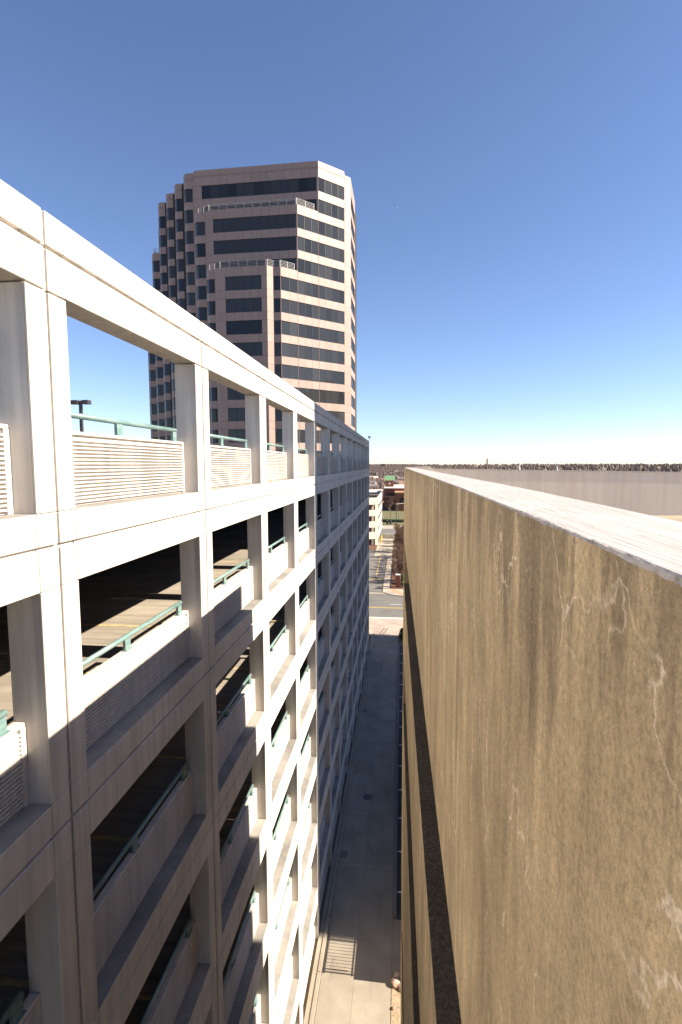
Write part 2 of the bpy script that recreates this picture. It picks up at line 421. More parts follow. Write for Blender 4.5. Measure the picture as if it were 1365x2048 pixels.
sheet('raised_crossing', -6.2, -2.2, 124, 157.5, .05, 'walk', th=.1, kind='structure')
for i in range(18): sheet('sidewalk', -3.08, -1.8, 91.6 + i * 1.82, 91.6 + i * 1.82 + 1.8, .12, 'walk', th=.2, kind='structure')
sheet('planting_bed', -1.72, 14, 92, 163, .09, 'mulch', th=.2, kind='structure')
m = MB(); m.box(-1.79, -1.73, 91.6, 124, 0, .24); m.obj('bed_shadow_strip', 'bronze', label='low dark strip in place of the shadow line between sidewalk and mulch bed', cat='shadow strip')  # dark strip added to stand for a shadow line beside the bed
m = MB(); m.box(-4.4, 2.5, 91.42, 91.56, 0, .16); m.obj('dark_low_strip', 'bronze', label='dark low strip across the side street entrance', cat='kerb')  # thin dark raised strip across the street mouth
sheet('mulch_strip', -40, -6.25, 133.5, 141.7, .1, 'mulch', th=.2, kind='structure')
far = sheet('far_street', -250, 250, 163, 178, .02, 'asphalt', kind='structure')
sheet('far_sidewalk', -250, 250, 178, 188, .1, 'walk', th=.2, kind='structure')
sheet('lawn', -9.0, 45, 189, 257, .06, 'grass', kind='structure')
sheet('lawn_path', -14, -9.0, 178, 256, .08, 'walk', th=.1, kind='structure')
m = MB(); m.box(-9.2, 12, 198.3, 199.6, 0, 1.0); 
hedge_low = m

# parking lot right of the alley, beyond the tan building
lot = sheet('parking_lot', -.095, 60, 23.8, 62.5, .012, 'asphalt_dark', kind='structure')
for i in range(13): sheet('stall_line', -.06, 5.0, 25.4 + i * 2.86, 25.4 + i * 2.86 + .11, .018, 'whitep', lot)
m = MB(); m.box(-.27, -.10, 24.0, 62.5, 0, .13, 0, .015); m.obj('lot_kerb', 'shingle', label='long dark kerb between alley and parking lot', cat='kerb')
sheet('planter_soil', -.27, 6, 17.2, 20.8, .05, 'soil', kind='structure')
for i in range(3): sheet('edge_slab', -.27, 5, 12.7 + i * 1.5, 12.7 + i * 1.5 + 1.485, .05, 'slab', th=.1, kind='structure')
sheet('edge_slab', -.27, 5, 20.85, 23.75, .05, 'slab', th=.1, kind='structure')

# ------------------------------------------------------------------ the white parking garage on the left
GX = -3.6                                     # front plane of its facade
Y0, BAY, CW = 5.345, 4.349, .643
ST = 3.045                                    # storey
def tl(n): return Z(-.49 - ST * (n - 1))      # ledge top of storey n
cols = [Y0 + BAY * k for k in range(-2, 13)] + [60.62]
LV = 7
garage = thing('parking_garage', 'tall white precast concrete parking garage along the left of the alley', 'garage')

def colmesh(h, groove=True):                  # column piece with a rebate down its middle, origin at bottom centre
    m = MB(); w = CW / 2; gr = .028
    m.box(-.385, -.03, -w + .002, w - .002, 0, h)
    m.box(-.031, 0, -w, -gr, 0, h, 0, .007); m.box(-.031, 0, gr, w, 0, h, 0, .007)
    return m
SPH_U, SPH_L, GRV = .335, .415, .04           # strips of a spandrel: upper, lower, groove between
shaftH = ST - .79 - .012
me_shaft = colmesh(shaftH).mesh('column_shaft', 'conc_side')
me_cu = colmesh(SPH_U).mesh('column_panel', 'conc'); me_cl = colmesh(SPH_L).mesh('column_panel', 'conc')
def beam(L, h, back=-.38):
    m = MB(); m.box(back, 0, 0, L, 0, h, 0, .007); return m
LB = BAY - CW - .02
me_bu = beam(LB, SPH_U).mesh('spandrel_panel', 'conc'); me_bl = beam(LB, SPH_L).mesh('spandrel_panel', 'conc')
m = MB(); m.box(-.38, -.042, 0, LB, 0, GRV + .02); me_groove = m.mesh('reveal_strip', 'conc')
m = MB(); m.box(-.262, -.006, .0, LB, 0, .006); me_ledge = m.mesh('ledge', 'ledge')
# ribbed infill panel
def ribpanel(L):
    m = MB(); t0, hp = 0.0, .885
    m.box(-.12, -.041, 0, L, t0, hp - .045)
    m.box(-.12, 0, 0, L, hp - .044, hp, 0, .008)
    m.box(-.042, 0, 0, .06, 0, hp - .046); m.box(-.042, 0, L - .075, L, 0, hp - .046)
    n = 17; pz = (hp - .10) / n
    for i in range(n):
        z0 = .03 + i * pz; y0, y1 = .061, L - .076
        a = [(-.042, z0 + .001), (-.002, z0 + .004), (-.002, z0 + pz * .50), (-.042, z0 + pz * .55)]
        for (xa, za), (xb, zb) in zip(a, a[1:]):
            m.quad((xa, y0, za), (xa, y1, za), (xb, y1, zb), (xb, y0, zb))
    return m
me_rib = ribpanel(LB + .008).mesh('louver_panel', 'conc')
def railmesh(L):
    m = MB(); m.tube([(0, .16, 0), (0, L - .2, 0)], .036, 12); return m
me_rail = railmesh(LB).mesh('handrail', 'teal')
m = MB(); m.box(-.02, .02, -.075, .075, -.185, -.03); m.box(-.05, .05, -.09, .09, -.195, -.183); me_brk = m.mesh('rail_bracket', 'teal')
for me in (me_rail,): me.polygons.foreach_set('use_smooth', [True] * len(me.polygons))

for ci, yc in enumerate(cols):
    for n in range(0, LV + 1):
        t_ = Z(2.567) if n == 0 else tl(n)
        pu = GX + (.0 if n else .0)
        zt = t_
        put('column_panel', me_cu, garage, (pu, yc, zt - SPH_U))
        put('column_panel', me_cl, garage, (GX, yc, zt - SPH_U - GRV - SPH_L))
        mm = put('column_reveal', me_groove, garage, (GX - .002, yc - CW / 2 + .012, zt - SPH_U - GRV - .01), scale=(1, (CW - .024) / LB, 1))
        zb = zt - .79
        if n == LV:
            put('column_shaft', me_shaft, garage, (GX, yc, -.02), scale=(1, 1, (zb - .012 + .02) / shaftH))
        else:
            put('column_shaft', me_shaft, garage, (GX, yc, tl(n + 1) + .006))
for bi in range(len(cols) - 1):
    ya, yb = cols[bi] + CW / 2 + .01, cols[bi + 1] - CW / 2 - .01
    sy = (yb - ya) / LB
    for n in range(0, LV + 1):
        zt = Z(2.567) if n == 0 else tl(n)
        put('spandrel_panel', me_bu, garage, (GX, ya, zt - SPH_U), scale=(1, sy, 1))
        put('spandrel_panel', me_bl, garage, (GX, ya, zt - SPH_U - GRV - SPH_L), scale=(1, sy, 1))
        put('reveal_strip', me_groove, garage, (GX, ya, zt - SPH_U - GRV - .01), scale=(1, sy, 1))
        if n:
            put('ledge', me_ledge, garage, (GX, ya, zt), scale=(1, sy, 1))
            put('louver_panel', me_rib, garage, (GX - .25, ya - .004, zt + .007), scale=(1, sy, 1))
            r = put('handrail', me_rail, garage, (GX - .31, ya, zt + 1.085), scale=(1, sy, 1))
            for yy in (.24, 1.56, LB - .28): put('rail_bracket', me_brk, r, (0, yy, 0))
# inside
XB = -36.0
for n in range(1, LV + 1):
    zt = tl(n) - .085
    fl = sheet('floor_slab', XB, GX - .386, cols[0] - 1, 60.9, zt, 'deck', garage, th=.06)
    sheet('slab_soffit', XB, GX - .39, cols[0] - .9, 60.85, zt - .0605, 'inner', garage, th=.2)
    if n in (2, 3, 4):
        for i in range(20): sheet('stall_line', -9.6, -4.2, 3.2 + i * 2.72, 3.2 + i * 2.72 + .1, zt + .004, 'stall', garage)
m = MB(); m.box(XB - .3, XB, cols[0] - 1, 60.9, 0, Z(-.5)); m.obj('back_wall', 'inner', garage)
m = MB(); m.box(XB, GX - .4, 60.62 + .33, 60.62 + .5, 0, Z(-.5)); m.box(-4.4, GX - .02, 60.951, 60.99, Z(-.5), Z(2.5)); m.obj('end_wall', 'whitewall', garage)
m = MB(); m.box(XB, GX - .4, cols[0] - 1.3, cols[0] - 1.0, 0, Z(-.5)); m.obj('end_wall', 'inner', garage)
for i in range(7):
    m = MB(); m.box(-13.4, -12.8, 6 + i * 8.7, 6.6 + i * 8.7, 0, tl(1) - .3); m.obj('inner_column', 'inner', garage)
m = MB(); m.box(-4.1, GX - .12, cols[0] - 1, 60.6, -.05, tl(LV) - ST * .0 - .79 - 1.05); m.obj('base_wall', 'conc_side', garage)
# small white floodlight on the far roof corner
fl_ = thing('floodlight', 'small white floodlight on the far roof corner of the garage', 'floodlight', (GX + .05, 60.2, Z(2.567)))
m = MB(); m.tube([(0, 0, 0), (0, 0, .32)], .03, 6); m.obj('stem', 'railm', fl_)
m = MB(); m.box(-.14, .14, -.1, .1, .30, .52, 0, .03); m.obj('lamp_head', 'siding', fl_)
# lamp on the garage roof
lp = thing('roof_lamp', 'dark two-headed box lamp post on the garage roof deck', 'lamp post', (-18.3, 29.75, tl(1) - .085))
m = MB(); m.box(-.075, .075, -.075, .075, .0, 4.25); m.box(-.2, .2, -.2, .2, 0, .05); m.obj('pole', 'bronze', lp)
m = MB(); m.box(-.55, -.10, -.19, .19, 4.05, 4.28, 0, .02); m.box(-.1, -.074, -.04, .04, 4.12, 4.2); m.obj('lamp_head', 'bronze', lp)
m = MB(); m.box(.14, .55, -.19, .19, 4.05, 4.28, 0, .02); m.box(.074, .14, -.04, .04, 4.12, 4.2); m.obj('lamp_head', 'bronze', lp)

# ------------------------------------------------------------------ the tan building on the right (camera leans out past its parapet)
TH = math.radians(.6934)
tan = thing('tan_building', 'tan stained concrete building with white-coated roof parapet on the right', 'building', (0, 0, H), TH)
YE = 12.6
def ztop(y):                                   # coping slumps a little towards the viewer
    a = -.0745 if y > 2.1 else -.0745 - .0092 * min(1, (2.1 - y) / 1.75) ** 1.5
    return a
ysamp = []
y = -4.0
while y < YE:
    ysamp.append(y); y += (.012 if 0.2 < y < 2.4 else (.05 if 0 < y < 6 else .2))
ysamp.append(YE)
face, edge, top = MB(), MB(), MB()
prev = None
for y in ysamp:
    n1 = noise.noise(Vector((y * 9, 0, 1))) + .6 * noise.noise(Vector((y * 31, 5, 1))) + .4 * noise.noise(Vector((y * 80, 9, 4)))
    n2 = noise.noise(Vector((y * 7, 3, 8))) + .6 * noise.noise(Vector((y * 40, 2, 1)))
    near = 1.0 if y < 2 else max(.35, 1.0 - (y - 2) * .1)
    a = .0035 + near * .0032 * abs(n1); b = .0030 + near * .0042 * abs(n2)
    if y < .62: b += .004 * (.62 - y) / .3 if y > .3 else .004
    zt = ztop(y)
    row = [(.21, y, -1.69), (.21, y, -1.0), (.21, y, zt - b), (.21 + a * .45, y, zt - b * .25), (.21 + a, y, zt), (.30, y, zt + .0015 * n1 * near), (.398, y, zt - .001), (.402, y, zt - .012), (.402, y, -1.13)]
    if prev:
        for k_ in range(len(row) - 1):
            tgt = face if k_ < 2 else (edge if k_ < 4 else top)
            tgt.quad(prev[k_], row[k_], row[k_ + 1], prev[k_ + 1])
    prev = row
# close the far end and the underside
face.quad((.21, YE, -1.69), (.402, YE, -1.69), (.402, YE, -.09), (.21, YE, -.09))
face.quad((.21, -4, -1.69), (.66, -4, -1.69), (.66, YE, -1.69), (.21, YE, -1.69))
for mb_, nm, mt in ((face, 'parapet_wall', 'tan'), (edge, 'coping_edge', 'edge'), (top, 'coping', 'white_coat')):
    bm = bmesh.new(); me = mb_.mesh(nm, mt); bm.from_mesh(me); bmesh.ops.remove_doubles(bm, verts=bm.verts, dist=1e-6)
    bmesh.ops.recalc_face_normals(bm, faces=bm.faces); bm.to_mesh(me); bm.free()
    put(nm, me, tan)
# storeys below: spandrels with gritty sills over recessed windows
bands = [(-2.68, -4.2), (-5.5, -7.38), (-7.44, -10.0), (-11.2, -13.4), (-14.6, -16.8), (-18.0, -21.25)]
for (za, zb) in bands:
    m = MB(); m.box(.21, .64, -4, YE, zb, za - .012, 0, .004); m.obj('spandrel', 'tan', tan)
    m = MB(); m.box(.214, .655, -4, YE - .41, za - .0115, za); m.obj('sill', 'sill', tan)
m = MB(); m.box(.215, .65, YE - .4, YE - .003, -21.2, -1.70); m.obj('corner_column', 'tan', tan)
m = MB(); m.box(.66, 34, -4, YE - .02, -21.2, -1.16); m.obj('building_core', 'inner', tan)
for i in range(9):
    for (za, zb) in ((-1.69, -2.68), (-4.2, -5.5), (-10.0, -11.2)):
        m = MB(); m.box(.628, .652, -3.9 + i * 1.8, -2.15 + i * 1.8, zb + .02, za - .02); m.obj('window', 'glass', tan)
m = MB(); m.box(.404, 34, -4, 12.34, -1.15, -1.12); m.obj('roof_deck', 'roofdeck', tan)
def slope(x): return -.086 - .0165 * x
fw = MB()
x0, x1, ya, yb = .80, 33.9, 12.35, 12.56
fw.quad((x0, ya, -1.13), (x1, ya, -1.13), (x1, ya, slope(x1) - .014), (x0, ya, slope(x0) - .014))
fw.quad((x0, yb, -1.3), (x0, yb, slope(x0) - .014), (x1, yb, slope(x1) - .014), (x1, yb, -1.3))
fw.obj('far_parapet', 'beigewall', tan)
fc = MB()
fc.quad((x0, ya - .012, slope(x0)), (x1, ya - .012, slope(x1)), (x1, yb + .01, slope(x1)), (x0, yb + .01, slope(x0)))
fc.quad((x0, ya - .012, slope(x0) - .016), (x1, ya - .012, slope(x1) - .016), (x1, ya - .012, slope(x1)), (x0, ya - .012, slope(x0)))
fc.obj('far_coping', 'white_coat', tan)
m = MB(); m.box(.44, .80, 12.3, 12.57, -1.13, -.062); m.obj('corner_block', 'beigewall', tan)
m = MB(); m.box(.43, .812, 12.29, 12.58, -.0615, -.052); m.obj('corner_cap', 'white_coat', tan)

# ------------------------------------------------------------------ pink granite office tower
tower = thing('office_tower', 'pink granite high-rise with dark ribbon windows, stepped terraces and sawtooth bays', 'office tower', (0, 0, 0))
PITCH, WT0, WH = 3.79, 51.84, 2.38
unit = MB(); unit.box(-.5, .5, -.5, .5, -.5, .5)
me_panel = unit.mesh('panel', 'granite'); me_pane = unit.mesh('pane', 'glass'); me_stripe = unit.mesh('stripe', 'granite_light')
panels = []                                   # (importance, matrix)
windows = []
SW = math.tan(math.radians(1.6))
def swing(p):
    k = 1 + SW * (-15.4 - p[0]) / 102.3
    return (p[0] * k, p[1] * k)
def facet(p, q, ztop_, wspans, detail=1.0, stripe=True, zbot=-20.8):
    p, q = swing(p), swing(q)
    p, q = Vector(p), Vector(q); L = (q - p).length; d = (q - p) / L; n = Vector((d.y, -d.x)); rz = math.atan2(d.y, d.x)
    dist = ((p + q) / 2).length; facing = max(.05, abs(n.dot(-((p + q) / 2).normalized())))
    def pan(u0, u1, z0, z1, me='p', prou=0.0):
        if u1 - u0 < .04 or z1 - z0 < .03: return
        c = p + d * ((u0 + u1) / 2) - n * (.06 - prou)
        g_ = .014
        mat = Matrix.Translation((c.x, c.y, Z((z0 + z1) / 2))) @ Matrix.Rotation(rz, 4, 'Z') @ Matrix.Diagonal((u1 - u0 - 2 * g_, .12, z1 - z0 - 2 * g_, 1))
        vis = (u1 - u0) * (z1 - z0) * facing * (1.0 if z1 > 1 else .02) * detail
        panels.append((vis, mat, me))
    def split(u0, u1, z0, z1):
        k_ = max(1, round((u1 - u0) / 1.6))
        for i in range(k_): pan(u0 + (u1 - u0) * i / k_, u0 + (u1 - u0) * (i + 1) / k_, z0, z1)
    # parapet above the first window row of this facet
    rows = [k for k in range(0, 19) if WT0 - PITCH * k < ztop_ - .9]
    wt = WT0 - PITCH * rows[0]
    if stripe and ztop_ - wt > 2:
        split(0, L, wt, wt + (ztop_ - wt) * .56); pan(0, L, wt + (ztop_ - wt) * .57, wt + (ztop_ - wt) * .61, 's', -.01)
        split(0, L, wt + (ztop_ - wt) * .62, ztop_)
    else: split(0, L, wt, ztop_)
    for k in rows:
        a = WT0 - PITCH * k; b = a - WH; nb = a - PITCH
        if b < zbot: split(0, L, zbot, a); break
        u = 0.0
        for (w0, w1) in wspans:
            if w0 - u > .04: split(u, w0, b, a)
            u = w1; windows.append((p, d, n, rz, w0, w1, b, a, facing * detail))
        if L - u > .04: split(u, L, b, a)
        split(0, L, max(nb, zbot), b)
T1Z, T2Z, T3Z = 54.65, 45.85, 34.48
e_ = .06
# V1 - the full-height volume: plan points left to right
def sawtooth(j):                               # outer-left point of tooth j along the 45 degree side
    return (-41.2 - 3.2 * j, 103.65 + 3.3 * j)
def tooth(j, ztop_, right=None):
    ox, oy = sawtooth(j); c_ = .62
    fr = (right if right is not None else ox + 2.62)
    pA, pB, pC = (ox, oy), (ox + c_, oy - c_), (fr, oy - c_)
    facet(pA, pB, ztop_, [(e_ / 2, .877)], .9, stripe=(ztop_ > 50)); L = fr - (ox + c_)
    facet(pB, pC, ztop_, [(0.0, L - .12 if right is None else L - .1)], .9, stripe=(ztop_ > 50))
    facet((ox, oy + 2.7), (ox, oy), ztop_, [], .1)
    return pC
CH = lambda x: x + 117.67                       # the sun-facing 45 degree side: Y = X + 117.67
# T1Z
facet((-38.45, 102.3), (-15.37, 102.3), T1Z, [(1.25, 23.08 - e_)])
facet((-39.15, 103.03), (-38.45, 102.3), T1Z, [])
tooth(0, T1Z, -39.15)
for j in (1, 2, 3): tooth(j, T1Z)
tooth(4, T2Z); tooth(5, T3Z)
# sun-facing side, in three runs that start at each terrace's corner
Lc = math.hypot(-11.07 + 15.37, 106.6 - 102.3)
facet((-15.37, 102.3), (-11.07, 106.6), T1Z, [(.03, Lc - .03)], 1.5)
facet((-18.66, 99.01), (-15.40, 102.27), T2Z, [(.03, math.hypot(3.26, 3.26))], 1.5, stripe=False)
facet((-21.22, 96.45), (-18.69, 98.98), T3Z, [(.03, math.hypot(2.53, 2.53))], 1.5, stripe=False)
facet((-11.07, 108.0), (-10.1, 108.97), T1Z, [], 1.0, stripe=False)
facet((-11.07, 106.6), (-11.07, 108.0), T1Z, [], .2)
facet((-10.1, 108.97), (-10.1, 119.0), T1Z, [(.8, 9.4)], 1.0)
# terraces
facet((-35.0, 99.0), (-18.66, 99.0), T2Z, [(.98, 16.34 - e_)], stripe=False)
facet((-35.7, 99.72), (-35.0, 99.0), T2Z, [], stripe=False)
tooth(-1, T2Z, -35.7)
facet((-32.3, 95.55), (-23.45, 95.55), T3Z, [(1.42, 7.95)], stripe=False)
facet((-33.0, 96.27), (-32.3, 95.55), T3Z, [], stripe=False)
tooth(-2, T3Z, -33.0)
facet((-23.45, 95.55), (-22.55, 96.45), T3Z, [], 1.5, stripe=False)
facet((-22.55, 96.45), (-21.22, 96.45), T3Z, [(.10, 1.33 - e_)], stripe=False)
# cores behind the cladding
core = MB()
i_ = .17
core.prism([swing(v_) for v_ in [(-38.4, 102.3 + i_), (-15.45, 102.3 + i_), (-11.3, 106.6), (-11.3, 108.1), (-10.3, 109.1), (-10.3, 125), (-40, 140), (-56, 125), (-50.6, 114.6), (-47.4, 111.2), (-44.2, 107.9), (-41.0, 104.6), (-40.6, 103.25), (-39.2, 103.25)]], 0, Z(T1Z - .35))
core.prism([swing(v_) for v_ in [(-34.95, 99.0 + i_), (-18.75, 99.0 + i_), (-15.5, 102.4), (-38.5, 102.6), (-37.7, 100.7), (-37.3, 99.95), (-35.75, 99.95)]], 0, Z(T2Z - .3))
core.prism([swing(v_) for v_ in [(-32.2, 95.55 + i_), (-23.55, 95.55 + i_), (-22.65, 96.45 + i_), (-21.3, 96.45 + i_), (-18.85, 99.1), (-35.2, 99.3), (-34.5, 97.4), (-34.1, 96.6), (-33.1, 96.5)]], 0, Z(T3Z - .3))
core.prism([swing(v_) for v_ in [(-53.8, 117.8), (-53.2, 116.6), (-50.8, 116.6), (-50, 124), (-54, 126)]], 0, Z(T2Z - .3))
core.prism([swing(v_) for v_ in [(-57.0, 121.1), (-56.4, 119.9), (-54.0, 119.9), (-53.5, 126), (-56, 128)]], 0, Z(T3Z - .3))
core.obj('tower_core', 'black', tower)
panels.sort(key=lambda a: -a[0])
rest = MB(); np_ = 0
for vis, mat, kind in panels:
    if kind == 's' or np_ >= 296:
        if kind == 's':
            o = put('stripe', me_stripe, tower); o.matrix_basis = mat
            continue
        i = len(rest.v)
        rest.v += [tuple(mat @ Vector(v)) for v in unit.v]; rest.f += [tuple(i + k for k in f) for f in unit.f]; rest.mi += [0] * 6
    else:
        o = put('panel', me_panel, tower); o.matrix_basis = mat; np_ += 1
rest.obj('distant_panels', 'granite', tower, kind='stuff')
npane = 0
windows.sort(key=lambda w: -w[8] * (1 if w[7] > 1 else .01))
for (p, d, n, rz, w0, w1, b, a, fc_) in windows:
    L = w1 - w0; k_ = max(1, round(L / 1.62))
    m = MB(); m.box(0, L, -.03, .0, .0, .05); m.box(0, L, -.03, 0, a - b - .05, a - b)
    for i in range(1, k_): m.box(L * i / k_ - .022, L * i / k_ + .022, -.035, .012, .051, a - b - .051)
    c0 = p + d * w0 - n * .085
    w = m.obj('window', 'mull', tower, loc=(c0.x, c0.y, Z(b)), rz=rz)
    if a < 1.0 or npane >= 296:
        o = put('pane', me_pane, w, (L / 2, .03, (a - b) / 2), scale=(L, .02, a - b)); continue
    for i in range(k_):
        o = put('pane', me_pane, w, (L * (i + .5) / k_, .03, (a - b) / 2), scale=(L / k_ - .01, .02, a - b)); npane += 1
        o.rotation_euler = (rnd.gauss(0, .0022), 0, rnd.gauss(0, .0022))
def terrace_rail(p, q, zt):
    p, q = swing(p), swing(q)
    p, q = Vector(p), Vector(q); L = (q - p).length; d = (q - p) / L
    m = MB()
    for h in (.18, .42, .66, .90, 1.12): m.box(0, L, -.025, .025, h - .016, h + .016)
    k_ = max(1, round(L / 1.6))
    for i in range(k_ + 1): m.box(L * i / k_ - .028, L * i / k_ + .028, -.028, .028, 0, 1.14)
    m.obj('terrace_railing', 'railm', tower, loc=(p.x, p.y, Z(zt)), rz=math.atan2(d.y, d.x))
terrace_rail((-34.6, 99.25), (-19.0, 99.25), T2Z); terrace_rail((-18.8, 99.15), (-16.1, 101.85), T2Z)
terrace_rail((-37.2, 100.3), (-34.9, 99.4), T2Z)
terrace_rail((-31.8, 95.8), (-23.7, 95.8), T3Z); terrace_rail((-23.45, 95.85), (-22.6, 96.7), T3Z); terrace_rail((-22.5, 96.7), (-21.4, 96.7), T3Z); terrace_rail((-21.3, 96.6), (-19.2, 98.7), T3Z)
terrace_rail((-34.2, 97.0), (-31.9, 95.9), T3Z)
terrace_rail((-53.4, 116.6), (-51.2, 116.6), T2Z); terrace_rail((-53.9, 119.6), (-53.4, 116.6), T2Z)

# ------------------------------------------------------------------ tall neighbour off to the right whose shade falls on the far half of the alley
ob = thing('shading_office_block', 'tall grey office block standing right of the parking lot', 'office block', (0, 0, 0))
XO0, XO1, YO0, YO1, HO = 40.0, 62.0, 21.36, 64.9, 63.0
m = MB(); m.box(XO0 + .3, XO1 - .3, YO0 + .3, YO1 - .3, 0, HO - .4); m.obj('block_core', 'glass', ob)
for k in range(17):
    m = MB(); m.box(XO0, XO1, YO0, YO1, k * 3.8, k * 3.8 + 1.5); m.obj('floor_band', 'officeclad', ob)
for i in range(12):
    m = MB(); yy = YO0 + i * (YO1 - YO0 - .8) / 11; m.box(XO0 - .08, XO0 + .6, yy, yy + .8, 0, HO + .01); m.obj('pier', 'officeclad', ob)
m = MB(); m.box(XO0 - .1, XO1 + .1, YO0 - .1, YO1 + .1, HO - 1.6, HO); m.obj('parapet', 'officeclad', ob)
ob2 = thing('brown_office_block', 'brown mid-rise office block across the street to the right', 'office block', (0, 0, 0))
m = MB(); m.box(72.3, 91.7, 79.3, 94.2, 0, 46.5); m.obj('block_core', 'glass', ob2)
for k in range(13):
    m = MB(); m.box(72, 92, 79, 94.5, k * 3.7, k * 3.7 + 1.4); m.obj('floor_band', 'shingle2', ob2)
m = MB(); m.box(76, 86, 82, 91, 45.8, 50.5); m.obj('plant_room', 'shingle2', ob2)
# ramp wall with a baluster railing close to the alley; its shadow lies on the slabs
XP = 1.25; HP = math.tan(SUN_EL) * (XP + 1.86) / math.cos(SUN_BACK) + .03
yp = 20.60 - (XP + 1.86) * math.tan(SUN_BACK)
rw = thing('ramp_wall', 'low concrete ramp wall with black baluster railing between planter and parking lot', 'wall', (XP, yp, 0))
m = MB(); m.box(0, .3, 0, 22, 0, HP, 0, .015); m.obj('wall', 'slab', rw)
tr = MB()
tr.box(.10, .15, .12, 21.9, HP + .98, HP + 1.04); tr.box(.11, .14, .12, 21.9, HP + .12, HP + .16)
for i in range(60):
    w = .022 if i % 10 else .07
    tr.box(.115, .115 + w, .16 + i * .155, .16 + i * .155 + w, HP - .01, HP + .985)
tr.box(.06, .19, .30, .36, HP + .3, HP + .95)
tr.obj('railing', 'rail_black', rw)

# ------------------------------------------------------------------ beyond the street: cream garage, brick hall, posts
cg = thing('cream_garage', 'low cream four-level parking garage across the street', 'garage', (-6.0, 142.0, 0))
RF = math.radians(32)                          # its street front runs at an angle to the side wall
lv = [(1.75, 3.6), (4.75, 6.35), (7.75, 9.35), (10.75, 12.55)]
for (a, b) in lv:
    m = MB(); m.box(-40, -.0, 0, .35, a, b); m.obj('front_spandrel', 'whitewall', cg, rz=RF)
    m = MB(); m.box(-.35, .02, .42, 27, a, b); m.obj('side_spandrel', 'whitewall', cg)
for i in range(8):
    x_ = -.02 - i * 5.2
    m = MB(); m.box(x_ - .9, x_, .02, .8, 0, 12.4); m.obj('front_column', 'whitewall', cg, rz=RF)
    m = MB(); m.box(x_ - 2.6, x_ - 1.2, 1.4, 1.7, 0, 10.6); m.obj('brick_pier', 'brick', cg, rz=RF)
for i in range(5):
    m = MB(); m.box(-.7, .0, 5.2 + i * 5.2, 6.0 + i * 5.2, 0, 12.4); m.obj('side_column', 'whitewall', cg)
for z_ in (3.0, 6.0, 9.0, 11.4):
    m = MB(); m.prism([(-.4, 26.5), (-34.2, 26.5), (-34.2, -20.6), (-.4, .36)], z_ - .25, z_); m.obj('floor_slab', 'whitewall' if z_ > 10 else 'deck', cg)
m = MB(); m.box(-34, -.4, 26.6, 27, 0, 11); m.obj('rear_wall', 'inner', cg)
m = MB(); m.box(-3.4, -.6, 15, 21, 11.4, 12.3); m.obj('stair_hut', 'inner', cg)

bh = thing('brick_hall', 'red brick civic building with green-roofed clock tower behind the lawn', 'building', (0, 0, 0))
m = MB(); m.box(-8.3, 42, 259, 302, 0, 9.7); m.obj('wall', 'brick', bh)
m = MB(); m.box(-8.5, 42.2, 258.8, 302.2, 9.7, 10.0); m.obj('roof', 'roofwhite', bh)
m = MB(); m.box(-6.7, 1.6, 258.9, 258.99, 6.2, 7.5); m.obj('window', 'glass', bh)
m = MB(); m.box(-7.8, 1.6, 258.85, 258.99, 5.6, 5.95); m.obj('stone_band', 'walk', bh)
m = MB(); m.box(-2.8, 18, 247, 258.7, 0, 8.1); m.obj('entrance_wing', 'brick', bh)
m = MB(); m.box(-3.1, 18.3, 246.7, 258.8, 8.1, 8.6); m.obj('wing_roof', 'copper', bh)
m = MB(); m.tube([(.4, 246.95, 4.9), (.4, 246.8, 4.9)], 1.2, 20); m.obj('round_window', 'glass', bh)
m = MB(); m.box(-8.0, -3.9, 272, 276, 9, 13.3); m.obj('tower_wall', 'brick', bh)
m = MB()
m.quad((-8.5, 271.4, 13.2), (-3.4, 271.4, 13.2), (-3.4, 274, 15.5), (-8.5, 274, 15.5)); m.quad((-3.4, 276.6, 13.2), (-8.5, 276.6, 13.2), (-8.5, 274, 15.5), (-3.4, 274, 15.5))
m.tri((-3.4, 271.4, 13.2), (-3.4, 276.6, 13.2), (-3.4, 274, 15.5)); m.tri((-8.5, 276.6, 13.2), (-8.5, 271.4, 13.2), (-8.5, 274, 15.5))
m.obj('tower_roof', 'green', bh)
m = MB(); m.tube([(-5.95, 271.95, 11.7), (-5.95, 271.85, 11.7)], .55, 16); m.obj('clock_face', 'siding', bh)

bp_ = thing('brick_pillar', 'square red brick gate pillar with white cap beside the sidewalk', 'pillar', (-.52, 92.8, 0))
m = MB(); m.box(-.36, .36, -.36, .36, 0, 2.18); m.obj('shaft', 'brick', bp_)
m = MB(); m.box(-.42, .42, -.42, .42, 2.18, 2.34, 0, .02); m.obj('cap', 'siding', bp_)
pole = thing('signal_pole', 'thin dark street pole on the far corner', 'pole', (-1.6, 171.5, 0))
m = MB(); m.tube([(0, 0, 0), (0, 0, 9.0)], [.13, .09], 8); m.obj('shaft', 'rail_black', pole)
m = MB(); m.tube([(0, 0, 8.7), (5.5, 3, 9.2)], [.08, .05], 6); m.obj('mast_arm', 'railm', pole)
ys_ = thing('yellow_sign', 'bright yellow sign beside the thin street pole', 'sign', (-1.15, 171.0, 0))
m = MB(); m.tube([(0, 0, 0), (0, 0, 2.2)], .04, 6); m.obj('post', 'bronze', ys_)
m = MB(); m.box(-.35, .35, -.1, -.05, .7, 2.1, 0, .02); m.obj('plate', 'ysign', ys_)
